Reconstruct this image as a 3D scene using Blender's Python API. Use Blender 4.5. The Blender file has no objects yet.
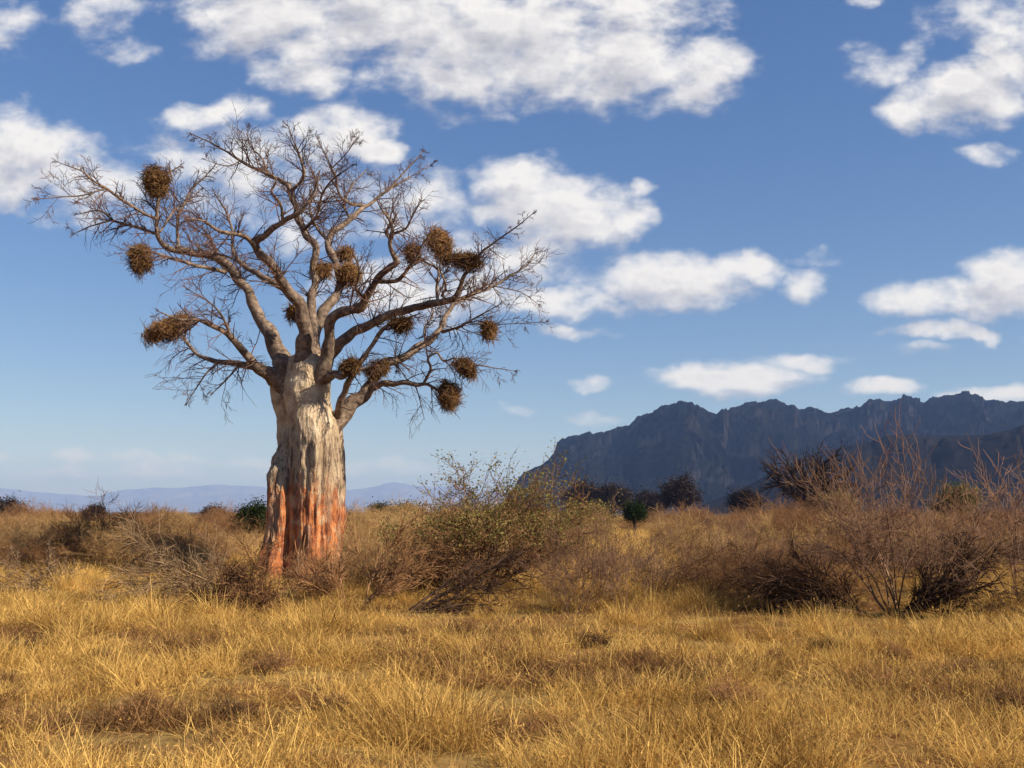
import bpy, math, random
import numpy as np
from mathutils import Vector, Matrix, Quaternion, noise as mnoise

PI = math.pi
scene = bpy.context.scene
COL = scene.collection

# ------------------------------------------------------------------ camera
CAM = Vector((0.0, 0.0, 1.75))
FPX = 1000.0
PITCH = math.atan(128.0 / FPX)
cd = bpy.data.cameras.new("camera")
cd.sensor_width = 36.0
cd.lens = FPX * 36.0 / 1024.0
cd.clip_start = 0.1
cd.clip_end = 60000.0
cam = bpy.data.objects.new("camera", cd)
COL.objects.link(cam)
cam.location = CAM
cam.rotation_euler = (PI / 2 + PITCH, 0, 0)
scene.camera = cam
CP, SP = math.cos(PITCH), math.sin(PITCH)


def ray(px, py):
    a, b = (px - 512.0) / FPX, (384.0 - py) / FPX
    return Vector((a, CP - b * SP, SP + b * CP))


def P(px, py, Y):
    """world point that stands Y metres ahead and is seen at px, py"""
    d = ray(px, py)
    return CAM + d * (Y / d.y)


# ------------------------------------------------------------------ noise
def _hash(ix, iy, iz, seed):
    h = (ix.astype(np.int64) * 374761393 + iy.astype(np.int64) * 668265263 + iz.astype(np.int64) * 2147483647 + seed * 974711) & 0xFFFFFFFF
    h = ((h ^ (h >> 13)) * 1274126177) & 0xFFFFFFFF
    h = h ^ (h >> 16)
    return (h & 0xFFFF).astype(np.float64) / 65535.0


def vnoise(x, y, z, seed=0):
    x, y, z = np.broadcast_arrays(np.asarray(x, float), np.asarray(y, float), np.asarray(z, float))
    ix, iy, iz = np.floor(x), np.floor(y), np.floor(z)
    fx, fy, fz = x - ix, y - iy, z - iz
    fx, fy, fz = [f * f * (3 - 2 * f) for f in (fx, fy, fz)]
    r = 0
    for dx in (0, 1):
        for dy in (0, 1):
            for dz in (0, 1):
                w = (fx if dx else 1 - fx) * (fy if dy else 1 - fy) * (fz if dz else 1 - fz)
                r = r + w * _hash(ix + dx, iy + dy, iz + dz, seed)
    return r


def fbm(x, y, z=0.0, octv=4, seed=0, gain=0.5):
    s, a, t = 0, 1.0, 0
    for o in range(octv):
        f = 2.03 ** o
        s = s + a * vnoise(np.asarray(x) * f, np.asarray(y) * f, np.asarray(z) * f, seed + o * 17)
        t += a
        a *= gain
    return s / t


def ground_z(x, y):
    """gentle swells of the plain"""
    x, y = np.asarray(x, float), np.asarray(y, float)
    r = np.hypot(x, y)
    near = np.clip((r - 4) / 6, 0, 1)
    z = (fbm(x / 9.0, y / 9.0, 0, 3, 5) - 0.5) * 0.34 * near
    z = z + (fbm(x / 2.1, y / 2.1, 0, 2, 9) - 0.5) * 0.10
    fade = np.clip(1 - (r - 300) / 600, 0, 1)
    return z * fade


def gz(x, y):
    return float(ground_z(x, y))


def G(px, Y):
    """ground point Y metres ahead in the direction of column px"""
    x = (px - 512.0) / FPX * (Y * CP)
    return Vector((x, Y, gz(x, Y)))


# ------------------------------------------------------------------ mesh builder
class MB:
    def __init__(self):
        self.v, self.q, self.t = [], [], []
        self.tone = []
        self.n = 0

    def add(self, v, q=None, t=None, tone=0.5):
        v = np.asarray(v, float).reshape(-1, 3)
        if q is not None and len(q):
            self.q.append(np.asarray(q, np.int64) + self.n)
        if t is not None and len(t):
            self.t.append(np.asarray(t, np.int64) + self.n)
        self.v.append(v)
        self.tone.append(np.full(len(v), tone) if np.isscalar(tone) else np.asarray(tone, float))
        self.n += len(v)

    def tube(self, pts, rad, k=5, tone=0.5, cap=True):
        p = np.asarray(pts, float)
        n = len(p)
        if n < 2:
            return
        r = np.asarray(rad, float)
        t = np.empty_like(p)
        t[1:-1] = p[2:] - p[:-2]
        t[0] = p[1] - p[0]
        t[-1] = p[-1] - p[-2]
        t /= np.linalg.norm(t, axis=1)[:, None] + 1e-12
        m = p[-1] - p[0]
        ref = np.array([1.0, 0, 0]) if abs(m[0]) < abs(m[1]) and abs(m[0]) < abs(m[2]) else (
            np.array([0, 1.0, 0]) if abs(m[1]) < abs(m[2]) else np.array([0, 0, 1.0]))
        u = np.cross(t, ref)
        u /= np.linalg.norm(u, axis=1)[:, None] + 1e-12
        w = np.cross(t, u)
        a = np.arange(k) * 2 * PI / k
        ring = p[:, None, :] + r[:, None, None] * (np.cos(a)[None, :, None] * u[:, None, :] + np.sin(a)[None, :, None] * w[:, None, :])
        i = np.arange(n - 1)[:, None] * k
        j = np.arange(k)[None, :]
        j2 = (j + 1) % k
        q = np.stack([i + j, i + j2, i + k + j2, i + k + j], -1).reshape(-1, 4)
        self.add(ring.reshape(-1, 3), q, tone=tone)

    def build(self, name, mat, parent=None, smooth=True, link=True):
        me = bpy.data.meshes.new(name)
        v = np.concatenate(self.v)
        nq = sum(len(x) for x in self.q)
        nt = sum(len(x) for x in self.t)
        parts = []
        if nq:
            parts.append(np.concatenate(self.q).ravel())
        if nt:
            parts.append(np.concatenate(self.t).ravel())
        loops = np.concatenate(parts).astype(np.int32)
        me.vertices.add(len(v))
        me.vertices.foreach_set("co", v.astype(np.float32).ravel())
        me.loops.add(len(loops))
        me.loops.foreach_set("vertex_index", loops)
        me.polygons.add(nq + nt)
        st = np.concatenate([np.arange(nq) * 4, nq * 4 + np.arange(nt) * 3]).astype(np.int32)
        me.polygons.foreach_set("loop_start", st)
        at = me.attributes.new("tone", 'FLOAT', 'POINT')
        at.data.foreach_set("value", np.concatenate(self.tone).astype(np.float32))
        me.update(calc_edges=True)
        me.validate()
        if smooth:
            me.polygons.foreach_set("use_smooth", np.ones(len(me.polygons), bool))
        me.materials.append(mat)
        o = bpy.data.objects.new(name, me)
        if link:
            COL.objects.link(o)
        if parent is not None:
            o.parent = parent
        return o


def tag(o, label=None, cat=None, group=None, kind=None):
    if label:
        o["label"] = label
    if cat:
        o["category"] = cat
    if group:
        o["group"] = group
    if kind:
        o["kind"] = kind
    return o


def empty(name, loc=(0, 0, 0), rz=0.0):
    o = bpy.data.objects.new(name, None)
    o.empty_display_size = 0.3
    COL.objects.link(o)
    o.location = loc
    o.rotation_euler = (0, 0, rz)
    return o


# ------------------------------------------------------------------ materials
class NT:
    def __init__(self, tree):
        self.t = tree
        self.t.nodes.clear()

    def n(self, typ, **kw):
        nd = self.t.nodes.new(typ)
        for k, v in kw.items():
            if k == "inp":
                for kk, vv in v.items():
                    if isinstance(vv, bpy.types.NodeSocket):
                        self.t.links.new(vv, nd.inputs[kk])
                    else:
                        nd.inputs[kk].default_value = vv
            else:
                setattr(nd, k, v)
        return nd

    def math(self, op, a, b=None, c=None, clamp=False):
        nd = self.t.nodes.new("ShaderNodeMath")
        nd.operation = op
        nd.use_clamp = clamp
        for i, x in enumerate((a, b, c)):
            if x is None:
                continue
            if isinstance(x, bpy.types.NodeSocket):
                self.t.links.new(x, nd.inputs[i])
            else:
                nd.inputs[i].default_value = x
        return nd.outputs[0]

    def noise(self, vec, scale, detail=4, rough=0.55, dist=0.0):
        nd = self.n("ShaderNodeTexNoise", inp={"Scale": scale, "Detail": detail, "Roughness": rough, "Distortion": dist})
        if vec is not None:
            self.t.links.new(vec, nd.inputs["Vector"])
        return nd.outputs["Fac"]

    def mapping(self, vec, loc=(0, 0, 0), rot=(0, 0, 0), scale=(1, 1, 1), typ='POINT'):
        nd = self.n("ShaderNodeMapping", vector_type=typ)
        nd.inputs["Location"].default_value = loc
        nd.inputs["Rotation"].default_value = rot
        nd.inputs["Scale"].default_value = scale
        self.t.links.new(vec, nd.inputs["Vector"])
        return nd.outputs[0]

    def ramp(self, fac, stops, interp='LINEAR'):
        nd = self.t.nodes.new("ShaderNodeValToRGB")
        cr = nd.color_ramp
        cr.interpolation = interp
        while len(cr.elements) < len(stops):
            cr.elements.new(0.5)
        for e, (p, c) in zip(cr.elements, stops):
            e.position = p
            e.color = (c[0], c[1], c[2], 1) if not np.isscalar(c) else (c, c, c, 1)
        self.t.links.new(fac, nd.inputs[0])
        return nd.outputs[0]

    def mix(self, fac, a, b, typ='MIX'):
        nd = self.t.nodes.new("ShaderNodeMix")
        nd.data_type = 'RGBA'
        nd.blend_type = typ
        for i, x in ((0, fac), (6, a), (7, b)):
            if isinstance(x, bpy.types.NodeSocket):
                self.t.links.new(x, nd.inputs[i])
            else:
                nd.inputs[i].default_value = x if i == 0 else (x[0], x[1], x[2], 1)
        return nd.outputs[2]

    def maprange(self, v, a, b, c=0.0, d=1.0, smooth=False):
        nd = self.t.nodes.new("ShaderNodeMapRange")
        nd.interpolation_type = 'SMOOTHSTEP' if smooth else 'LINEAR'
        self.t.links.new(v, nd.inputs[0])
        for i, x in enumerate((a, b, c, d)):
            nd.inputs[i + 1].default_value = x
        return nd.outputs[0]

    def link(self, a, b):
        self.t.links.new(a, b)


def new_mat(name):
    m = bpy.data.materials.new(name)
    m.use_nodes = True
    return m, NT(m.node_tree)


def twig_mat(name, ca, cb, translucent=0.0, noise_scale=3.0, vary=0.4):
    """woody or leafy material: colour wanders between ca and cb by stem, place and object"""
    m, nt = new_mat(name)
    at = nt.n("ShaderNodeAttribute", attribute_name="tone")
    oi = nt.n("ShaderNodeObjectInfo")
    geo = nt.n("ShaderNodeNewGeometry")
    f = nt.noise(geo.outputs["Position"], noise_scale, 3)
    s = nt.math('MULTIPLY_ADD', f, 0.5, nt.math('MULTIPLY', at.outputs["Fac"], 0.55))
    s = nt.math('ADD', s, nt.math('MULTIPLY_ADD', oi.outputs["Random"], vary, -vary * .55))
    c = nt.ramp(s, [(0.15, ca), (0.85, cb)])
    d = nt.n("ShaderNodeBsdfDiffuse", inp={"Color": c})
    out = nt.n("ShaderNodeOutputMaterial")
    if translucent:
        tr = nt.n("ShaderNodeBsdfTranslucent", inp={"Color": c})
        mx = nt.n("ShaderNodeMixShader", inp={0: translucent, 1: d.outputs[0], 2: tr.outputs[0]})
        nt.link(mx.outputs[0], out.inputs[0])
    else:
        nt.link(d.outputs[0], out.inputs[0])
    return m


M_twig_tan = twig_mat("tan_twig", (0.22, 0.125, 0.052), (0.56, 0.35, 0.15))
M_twig_brown = twig_mat("brown_twig", (0.12, 0.06, 0.03), (0.38, 0.20, 0.09))
M_twig_red = twig_mat("reddish_twig", (0.085, 0.046, 0.031), (0.31, 0.18, 0.112))
M_twig_dark = twig_mat("dark_twig", (0.035, 0.02, 0.014), (0.15, 0.085, 0.052))
M_twig_far = twig_mat("far_tree_twig", (0.022, 0.016, 0.014), (0.06, 0.042, 0.034))
M_twig_grey = twig_mat("grey_dead_wood", (0.10, 0.06, 0.034), (0.33, 0.215, 0.12))
M_leaf_olive = twig_mat("olive_leaf", (0.09, 0.085, 0.022), (0.33, 0.27, 0.085), 0.25)
M_leaf_dry = twig_mat("dry_leaf", (0.20, 0.125, 0.04), (0.50, 0.33, 0.11), 0.25)
M_leaf_dark = twig_mat("dark_leaf", (0.012, 0.02, 0.008), (0.04, 0.055, 0.02), 0.15)
M_leaf_green = twig_mat("green_leaf", (0.03, 0.045, 0.012), (0.13, 0.14, 0.035), 0.25)
M_grass = twig_mat("dry_grass", (0.26, 0.13, 0.032), (0.94, 0.61, 0.185), 0.35, 0.5, 0.62)
M_nest = twig_mat("nest_stick", (0.06, 0.032, 0.016), (0.36, 0.195, 0.08), 0.0, 2.0)

# bark of the baobab limbs
M_bark, nt = new_mat("baobab_bark")
tc = nt.n("ShaderNodeTexCoord")
ob = tc.outputs["Object"]
f1 = nt.noise(ob, 2.6, 6, 0.68)
f2 = nt.noise(ob, 9.0, 5, 0.6)
f3 = nt.noise(ob, 34.0, 3, 0.6)
mixf = nt.math('MULTIPLY_ADD', f2, 0.55, nt.math('MULTIPLY', f1, 0.5))
c = nt.ramp(mixf, [(0.38, (0.055, 0.034, 0.024)), (0.5, (0.145, 0.094, 0.063)), (0.64, (0.33, 0.235, 0.16))])
c = nt.mix(nt.maprange(f3, 0.56, 0.7), c, (0.12, 0.075, 0.05), 'MIX')
bs = nt.n("ShaderNodeBsdfPrincipled", inp={"Base Color": c, "Roughness": 0.85})
bp = nt.n("ShaderNodeBump", inp={"Strength": 0.6, "Distance": 0.05, "Height": nt.math('ADD', f2, nt.math('MULTIPLY', f3, 0.4))})
nt.link(bp.outputs[0], bs.inputs["Normal"])
out = nt.n("ShaderNodeOutputMaterial")
nt.link(bs.outputs[0], out.inputs[0])

M_btwig = twig_mat("baobab_twig", (0.05, 0.027, 0.022), (0.20, 0.115, 0.085))

# trunk: pale smooth upper bark, scarred strip, orange stripped wood at elephant height
M_trunk, nt = new_mat("baobab_trunk_bark")
tc = nt.n("ShaderNodeTexCoord")
ob = tc.outputs["Object"]
sep = nt.n("ShaderNodeSeparateXYZ", inp={0: ob})
z = sep.outputs["Z"]
streak = nt.noise(nt.mapping(ob, scale=(1, 1, 0.16)), 7.5, 5, 0.6)         # long vertical streaks
streak2 = nt.noise(nt.mapping(ob, loc=(3, 1, 7), scale=(1, 1, 0.10)), 4.2, 4, 0.6)
stroke = nt.noise(nt.mapping(ob, loc=(5, 2, 0), scale=(1, 1, 0.26)), 9.5, 4, 0.62)  # short dark strokes
mott = nt.noise(ob, 3.0, 6, 0.62)
fine = nt.noise(ob, 28.0, 4, 0.6)
wide = nt.noise(nt.mapping(ob, scale=(1, 1, 0.35)), 2.2, 4, 0.6)
pale = nt.ramp(nt.math('MULTIPLY_ADD', mott, 0.6, nt.math('MULTIPLY', fine, 0.4)),
               [(0.36, (0.26, 0.165, 0.09)), (0.5, (0.55, 0.405, 0.255)), (0.62, (0.74, 0.58, 0.385))])
pale = nt.mix(nt.maprange(wide, 0.55, 0.68, 0, 0.6, True), pale, (0.20, 0.13, 0.085))
# scarred zone between about 2.1 and 4.2 m
zn = nt.math('ADD', z, nt.math('MULTIPLY_ADD', streak2, 2.2, -1.1))
scar = nt.math('MULTIPLY', nt.maprange(zn, 4.2, 3.3, 0, 1, True), nt.maprange(stroke, 0.53, 0.58, 0, 1, True))
mid = nt.mix(nt.math('MULTIPLY', nt.maprange(zn, 4.4, 3.4, 0, 1, True), 0.55), pale, (0.30, 0.20, 0.12))
mid = nt.mix(nt.math('MULTIPLY', scar, 0.7), mid, (0.085, 0.05, 0.033))
# orange wood
zo = nt.math('ADD', z, nt.math('ADD', nt.math('MULTIPLY_ADD', streak, -3.0, 1.5), nt.math('MULTIPLY_ADD', wide, -2.4, 1.2)))
org = nt.ramp(nt.math('MULTIPLY_ADD', streak2, 0.5, nt.math('MULTIPLY', mott, 0.5)),
              [(0.38, (0.14, 0.045, 0.02)), (0.45, (0.31, 0.09, 0.028)), (0.52, (0.52, 0.17, 0.048)), (0.60, (0.56, 0.30, 0.13))])
org = nt.mix(nt.math('MULTIPLY', nt.maprange(stroke, 0.53, 0.59, 0, 1, True), 0.65), org, (0.12, 0.045, 0.026))
om = nt.math('MULTIPLY', nt.maprange(zo, 2.45, 2.0, 0, 1, True), nt.maprange(mott, 0.64, 0.55, .45, 1, True))
col = nt.mix(nt.math('MULTIPLY', om, nt.maprange(wide, 0.66, 0.52, 0.35, 1.0, True)), mid, org)
bs = nt.n("ShaderNodeBsdfPrincipled", inp={"Base Color": col, "Roughness": 0.9})
hgt = nt.math('ADD', nt.math('MULTIPLY', stroke, -0.8), nt.math('ADD', nt.math('MULTIPLY', fine, 0.35), streak))
bp = nt.n("ShaderNodeBump", inp={"Strength": 1.0, "Distance": 0.09, "Height": hgt})
nt.link(bp.outputs[0], bs.inputs["Normal"])
out = nt.n("ShaderNodeOutputMaterial")
nt.link(bs.outputs[0], out.inputs[0])

# ground: straw litter over reddish soil, scrub-coloured farther out
M_ground, nt = new_mat("savanna_ground")
geo = nt.n("ShaderNodeNewGeometry")
pos = geo.outputs["Position"]
g1 = nt.noise(pos, 0.55, 5, 0.6)
g2 = nt.noise(pos, 6.0, 5, 0.65)
g3 = nt.noise(pos, 0.012, 5, 0.6)
straw = nt.ramp(g2, [(0.3, (0.16, 0.09, 0.03)), (0.7, (0.36, 0.24, 0.085))])
soil = nt.ramp(g2, [(0.3, (0.10, 0.042, 0.02)), (0.7, (0.26, 0.115, 0.05))])
c = nt.mix(nt.maprange(g1, 0.44, 0.6, 0, 1, True), straw, soil)
ln = nt.n("ShaderNodeVectorMath", operation='LENGTH', inp={0: pos})
scrub = nt.ramp(g3, [(0.35, (0.05, 0.04, 0.025)), (0.55, (0.12, 0.085, 0.04)), (0.72, (0.22, 0.16, 0.07))])
c = nt.mix(nt.maprange(ln.outputs["Value"], 130, 420, 0, 1, True), c, scrub)
bs = nt.n("ShaderNodeBsdfDiffuse", inp={"Color": c})
out = nt.n("ShaderNodeOutputMaterial")
nt.link(bs.outputs[0], out.inputs[0])


def mountain_mat(name, forest_a, forest_b, rock, scale):
    m, nt = new_mat(name)
    geo = nt.n("ShaderNodeNewGeometry")
    pos = geo.outputs["Position"]
    sep = nt.n("ShaderNodeSeparateXYZ", inp={0: geo.outputs["Normal"]})
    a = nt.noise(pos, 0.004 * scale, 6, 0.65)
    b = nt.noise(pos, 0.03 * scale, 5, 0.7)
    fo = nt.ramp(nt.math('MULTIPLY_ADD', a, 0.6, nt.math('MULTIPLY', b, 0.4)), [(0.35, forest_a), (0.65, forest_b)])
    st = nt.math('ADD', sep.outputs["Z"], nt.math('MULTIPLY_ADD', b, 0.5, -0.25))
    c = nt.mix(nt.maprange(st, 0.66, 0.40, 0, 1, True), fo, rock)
    bs = nt.n("ShaderNodeBsdfDiffuse", inp={"Color": c})
    out = nt.n("ShaderNodeOutputMaterial")
    nt.link(bs.outputs[0], out.inputs[0])
    return m


M_mount = mountain_mat("cloud_shaded_wooded_rock", (0.003, 0.0045, 0.005), (0.011, 0.011, 0.009), (0.022, 0.019, 0.019), 1.6)  # woods and rock darkened to near black: cloud shadow put into the base colour
M_hill = mountain_mat("cloud_shaded_wooded_hill", (0.008, 0.008, 0.008), (0.018, 0.015, 0.012), (0.025, 0.02, 0.018), 2.6)  # same cloud shadow painted into the hill's colours
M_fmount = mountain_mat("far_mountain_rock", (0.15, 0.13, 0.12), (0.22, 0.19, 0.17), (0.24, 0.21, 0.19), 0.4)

# ------------------------------------------------------------------ light and sky
SUN_EL, SUN_AZ = math.radians(33), math.radians(114)      # azimuth clockwise from straight ahead (+Y)
sdir = Vector((math.sin(SUN_AZ) * math.cos(SUN_EL), math.cos(SUN_AZ) * math.cos(SUN_EL), math.sin(SUN_EL)))
sl = bpy.data.lights.new("sun", 'SUN')
sl.energy = 5.0
sl.color = (1.0, 0.915, 0.78)
sl.angle = math.radians(0.53)
so = bpy.data.objects.new("sun", sl)
COL.objects.link(so)
so.location = sdir * 100
so.rotation_euler = sdir.to_track_quat('Z', 'Y').to_euler()

world = bpy.data.worlds.new("World")
scene.world = world
world.use_nodes = True

# clouds: seen direction (x/y, z/y) x 1000; centre, half-width, half-height, tilt and body, read off the photograph
CLOUDS = [
    (262, 8, 105, 62, 0, 1.0), (370, 5, 165, 72, 0, 1.0), (300, 58, 62, 48, 0, .9), (480, 38, 165, 85, 3, 1.0),
    (600, 62, 150, 58, 0, 1.0), (695, 68, 68, 44, -5, 1.0), (600, 10, 140, 60, 0, .8),
    (100, 8, 55, 34, 10, .40), (120, 50, 34, 15, 5, .30), (5, 18, 40, 42, 30, .42), (858, 4, 24, 11, 0, .35),
    (-10, 160, 120, 66, -5, 1.0), (55, 155, 60, 48, -10, .8), (100, 192, 110, 42, 8, .55), (205, 116, 52, 20, 14, .75), (258, 110, 22, 20, 0, .55),
    (345, 132, 62, 34, 0, 1.0), (382, 150, 28, 22, 0, .9), (250, 165, 150, 52, 5, .6), (415, 210, 70, 52, 0, .55), (310, 200, 120, 60, 0, .42),
    (420, 290, 130, 45, 5, .7),
    (520, 186, 62, 38, -8, .95), (560, 214, 105, 50, 2, 1.0), (625, 213, 40, 30, 0, .85), (642, 187, 15, 12, 0, .55),
    (510, 255, 100, 40, -8, .7), (560, 301, 85, 24, 4, .9), (650, 277, 100, 32, -4, .85), (690, 288, 85, 30, 5, 1.0), (748, 272, 52, 26, -8, .9),
    (806, 285, 32, 22, 15, .45), (816, 258, 26, 9, 8, .3), (590, 381, 24, 9, 0, .42), (570, 332, 40, 9, -5, .45), (590, 418, 36, 8, 0, .3), (510, 411, 24, 6, 0, .3),
    (735, 379, 105, 21, 3, 1.0), (790, 364, 62, 11, 0, .7), (883, 386, 45, 12, 4, .95), (1000, 395, 70, 13, 0, .7),
    (965, 298, 110, 30, 8, 1.0), (1020, 278, 70, 34, 10, .9), (940, 331, 50, 11, 0, .85), (985, 336, 20, 11, -20, .7), (900, 332, 34, 8, 0, .5), (920, 348, 44, 8, 2, .5),
    (975, 88, 95, 46, 12, 1.0), (1030, 60, 80, 60, 20, .9), (905, 108, 34, 34, 30, .7), (905, 62, 44, 20, 50, .5), (878, 68, 30, 36, 60, .42), (985, 15, 80, 26, 10, .55),
    (992, 155, 30, 13, 8, .4), (1150, 330, 120, 50, 0, .8), (-130, 330, 110, 40, 0, .6),
    (60, 458, 160, 9, 0, .36), (230, 464, 150, 8, 0, .34), (120, 474, 230, 9, 0, .36), (400, 468, 120, 8, 0, .32),
]


def gno(px, py):
    d = ray(px, py)
    return 1000 * d.x / d.y, 1000 * d.z / d.y


grp = bpy.data.node_groups.new("cloud_field", 'ShaderNodeTree')
grp.interface.new_socket("P", in_out='INPUT', socket_type='NodeSocketVector')
grp.interface.new_socket("D", in_out='OUTPUT', socket_type='NodeSocketFloat')
nt = NT(grp)
gi = nt.n("NodeGroupInput")
go = nt.n("NodeGroupOutput")
p0 = gi.outputs[0]
wn = nt.n("ShaderNodeTexNoise", inp={"Scale": 0.02, "Detail": 3.0, "Roughness": 0.55})
nt.link(p0, wn.inputs["Vector"])
wv = nt.n("ShaderNodeVectorMath", operation='MULTIPLY_ADD', inp={0: wn.outputs["Color"], 1: (44, 30, 0), 2: p0})
wv2 = nt.n("ShaderNodeVectorMath", operation='SUBTRACT', inp={0: wv.outputs[0], 1: (22, 15, 0)})
pw = wv2.outputs[0]
m = None
nq_ = 0
for (cx, cy, rx, ry, rot, st) in CLOUDS:
    u, v = gno(cx, cy)
    u2, _ = gno(cx + 5, cy)
    _, v2 = gno(cx, cy - 5)
    sx, sy = (u2 - u) / 5, (v2 - v) / 5
    ax, ay = 1 / (rx * sx * .95), 1 / (ry * sy * .95)
    if abs(rot) < 12:
        mp = nt.n("ShaderNodeVectorMath", operation='MULTIPLY_ADD', inp={0: pw, 1: (ax, ay, 0), 2: (-u * ax, -v * ay, 0)}).outputs[0]
    else:
        cr_, sr_ = math.cos(math.radians(rot)), math.sin(math.radians(rot))
        dl = nt.n("ShaderNodeVectorMath", operation='SUBTRACT', inp={0: pw, 1: (u, v, 0)}).outputs[0]
        d1_ = nt.n("ShaderNodeVectorMath", operation='DOT_PRODUCT', inp={0: dl, 1: (cr_ * ax, sr_ * ax, 0)}).outputs["Value"]
        d2_ = nt.n("ShaderNodeVectorMath", operation='DOT_PRODUCT', inp={0: dl, 1: (-sr_ * ay, cr_ * ay, 0)}).outputs["Value"]
        mp = nt.n("ShaderNodeCombineXYZ", inp={0: d1_, 1: d2_, 2: 0.0}).outputs[0]
    ln = nt.n("ShaderNodeVectorMath", operation='DOT_PRODUCT', inp={0: mp, 1: mp})
    q = nt.math('MULTIPLY_ADD', ln.outputs["Value"], -st * .8, st * .8)
    m = q if m is None else nt.math('MAXIMUM', m, q)
    nq_ += 1
    if nq_ % 5 == 0:      # makes the next batch wait for this one (keeps the shader's stack small)
        pw = nt.n("ShaderNodeVectorMath", operation='MULTIPLY_ADD', inp={0: m, 1: (1e-6, 1e-6, 0), 2: pw}).outputs[0]
m = nt.math('MAXIMUM', m, -0.5)
fb = nt.noise(nt.n('ShaderNodeVectorMath', operation='MULTIPLY', inp={0: p0, 1: (1, 1.6, 1)}).outputs[0], 0.019, 6, 0.55)
fb2 = nt.noise(p0, 0.085, 4, 0.55)
nz = nt.math('ADD', nt.math('MULTIPLY_ADD', fb, 1.7, -0.85), nt.math('MULTIPLY_ADD', fb2, 0.22, -0.11))
nt.link(nt.math('ADD', m, nz), go.inputs[0])

nt = NT(world.node_tree)
tc = nt.n("ShaderNodeTexCoord")
dirv = tc.outputs["Generated"]
sky = nt.n("ShaderNodeTexSky", sky_type='NISHITA')
sky.sun_disc = False
sky.sun_elevation = SUN_EL
sky.sun_rotation = SUN_AZ
sky.altitude = 600
sky.air_density = 1.0
sky.dust_density = 0.25
sky.ozone_density = 2.0
sep = nt.n("ShaderNodeSeparateXYZ", inp={0: dirv})
yy = nt.math('MAXIMUM', sep.outputs["Y"], 0.02)
u = nt.math('MULTIPLY', nt.math('DIVIDE', sep.outputs["X"], yy), 1000)
v = nt.math('MULTIPLY', nt.math('DIVIDE', sep.outputs["Z"], yy), 1000)
cv = nt.n("ShaderNodeCombineXYZ", inp={0: u, 1: v, 2: 0.0}).outputs[0]


def field(vec):
    nd = nt.t.nodes.new("ShaderNodeGroup")
    nd.node_tree = grp
    nt.link(vec, nd.inputs[0])
    return nd.outputs[0]


d0 = field(cv)
d1 = field(nt.n("ShaderNodeVectorMath", operation='ADD', inp={0: nt.n("ShaderNodeVectorMath", operation='MULTIPLY_ADD', inp={0: d0, 1: (1e-6, 1e-6, 0), 2: cv}).outputs[0], 1: (10, 24, 0)}).outputs[0])
alpha = nt.maprange(d0, -0.06, 0.78, 0, 1, True)
front = nt.maprange(sep.outputs["Y"], 0.05, 0.25)
alpha = nt.math('MULTIPLY', alpha, front)
relief = nt.math('SUBTRACT', d0, d1)
lit = nt.math('MULTIPLY_ADD', relief, 0.72, 0.76, clamp=True)
thick = nt.maprange(d0, 0.35, 1.0, 0.0, 0.26, True)
lit = nt.math('SUBTRACT', lit, thick, clamp=True)
ccol = nt.ramp(lit, [(0.25, (0.40, 0.41, 0.47)), (0.55, (0.66, 0.65, 0.68)), (0.85, (0.98, 0.95, 0.92))])
SKY_S = 0.067
cc = nt.mix(1.0, ccol, (.64 / SKY_S, .64 / SKY_S, .64 / SKY_S), 'MULTIPLY')
gam = nt.n("ShaderNodeGamma", inp={"Color": sky.outputs[0], "Gamma": 0.72})
hsv = nt.n("ShaderNodeHueSaturation", inp={"Hue": 0.514, "Saturation": 1.46, "Value": 1.66, "Color": gam.outputs[0]})
colr = nt.mix(alpha, hsv.outputs[0], cc)
bg = nt.n("ShaderNodeBackground", inp={"Color": colr, "Strength": SKY_S})
out = nt.n("ShaderNodeOutputWorld")
nt.link(bg.outputs[0], out.inputs[0])

# ------------------------------------------------------------------ ground sheet
mb = MB()
rs = np.concatenate([np.linspace(0.5, 40, 110), np.geomspace(42, 25500, 74)])
na = 300
ang = np.arange(na) * 2 * PI / na
xx = rs[:, None] * np.sin(ang)[None, :]
yy_ = rs[:, None] * np.cos(ang)[None, :]
zz = ground_z(xx, yy_)
vv = np.stack([xx, yy_, zz], -1).reshape(-1, 3)
i = np.arange(len(rs) - 1)[:, None] * na
j = np.arange(na)[None, :]
j2 = (j + 1) % na
q = np.stack([i + j, i + na + j, i + na + j2, i + j2], -1).reshape(-1, 4)
vv = np.vstack([vv, [[0, 0, gz(0, 0)]]])
tri = np.stack([np.arange(na), (np.arange(na) + 1) % na, np.full(na, len(vv) - 1)], -1)
mb.add(vv, q, tri)
gnd = mb.build("ground", M_ground)
tag(gnd, kind="structure")


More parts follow.
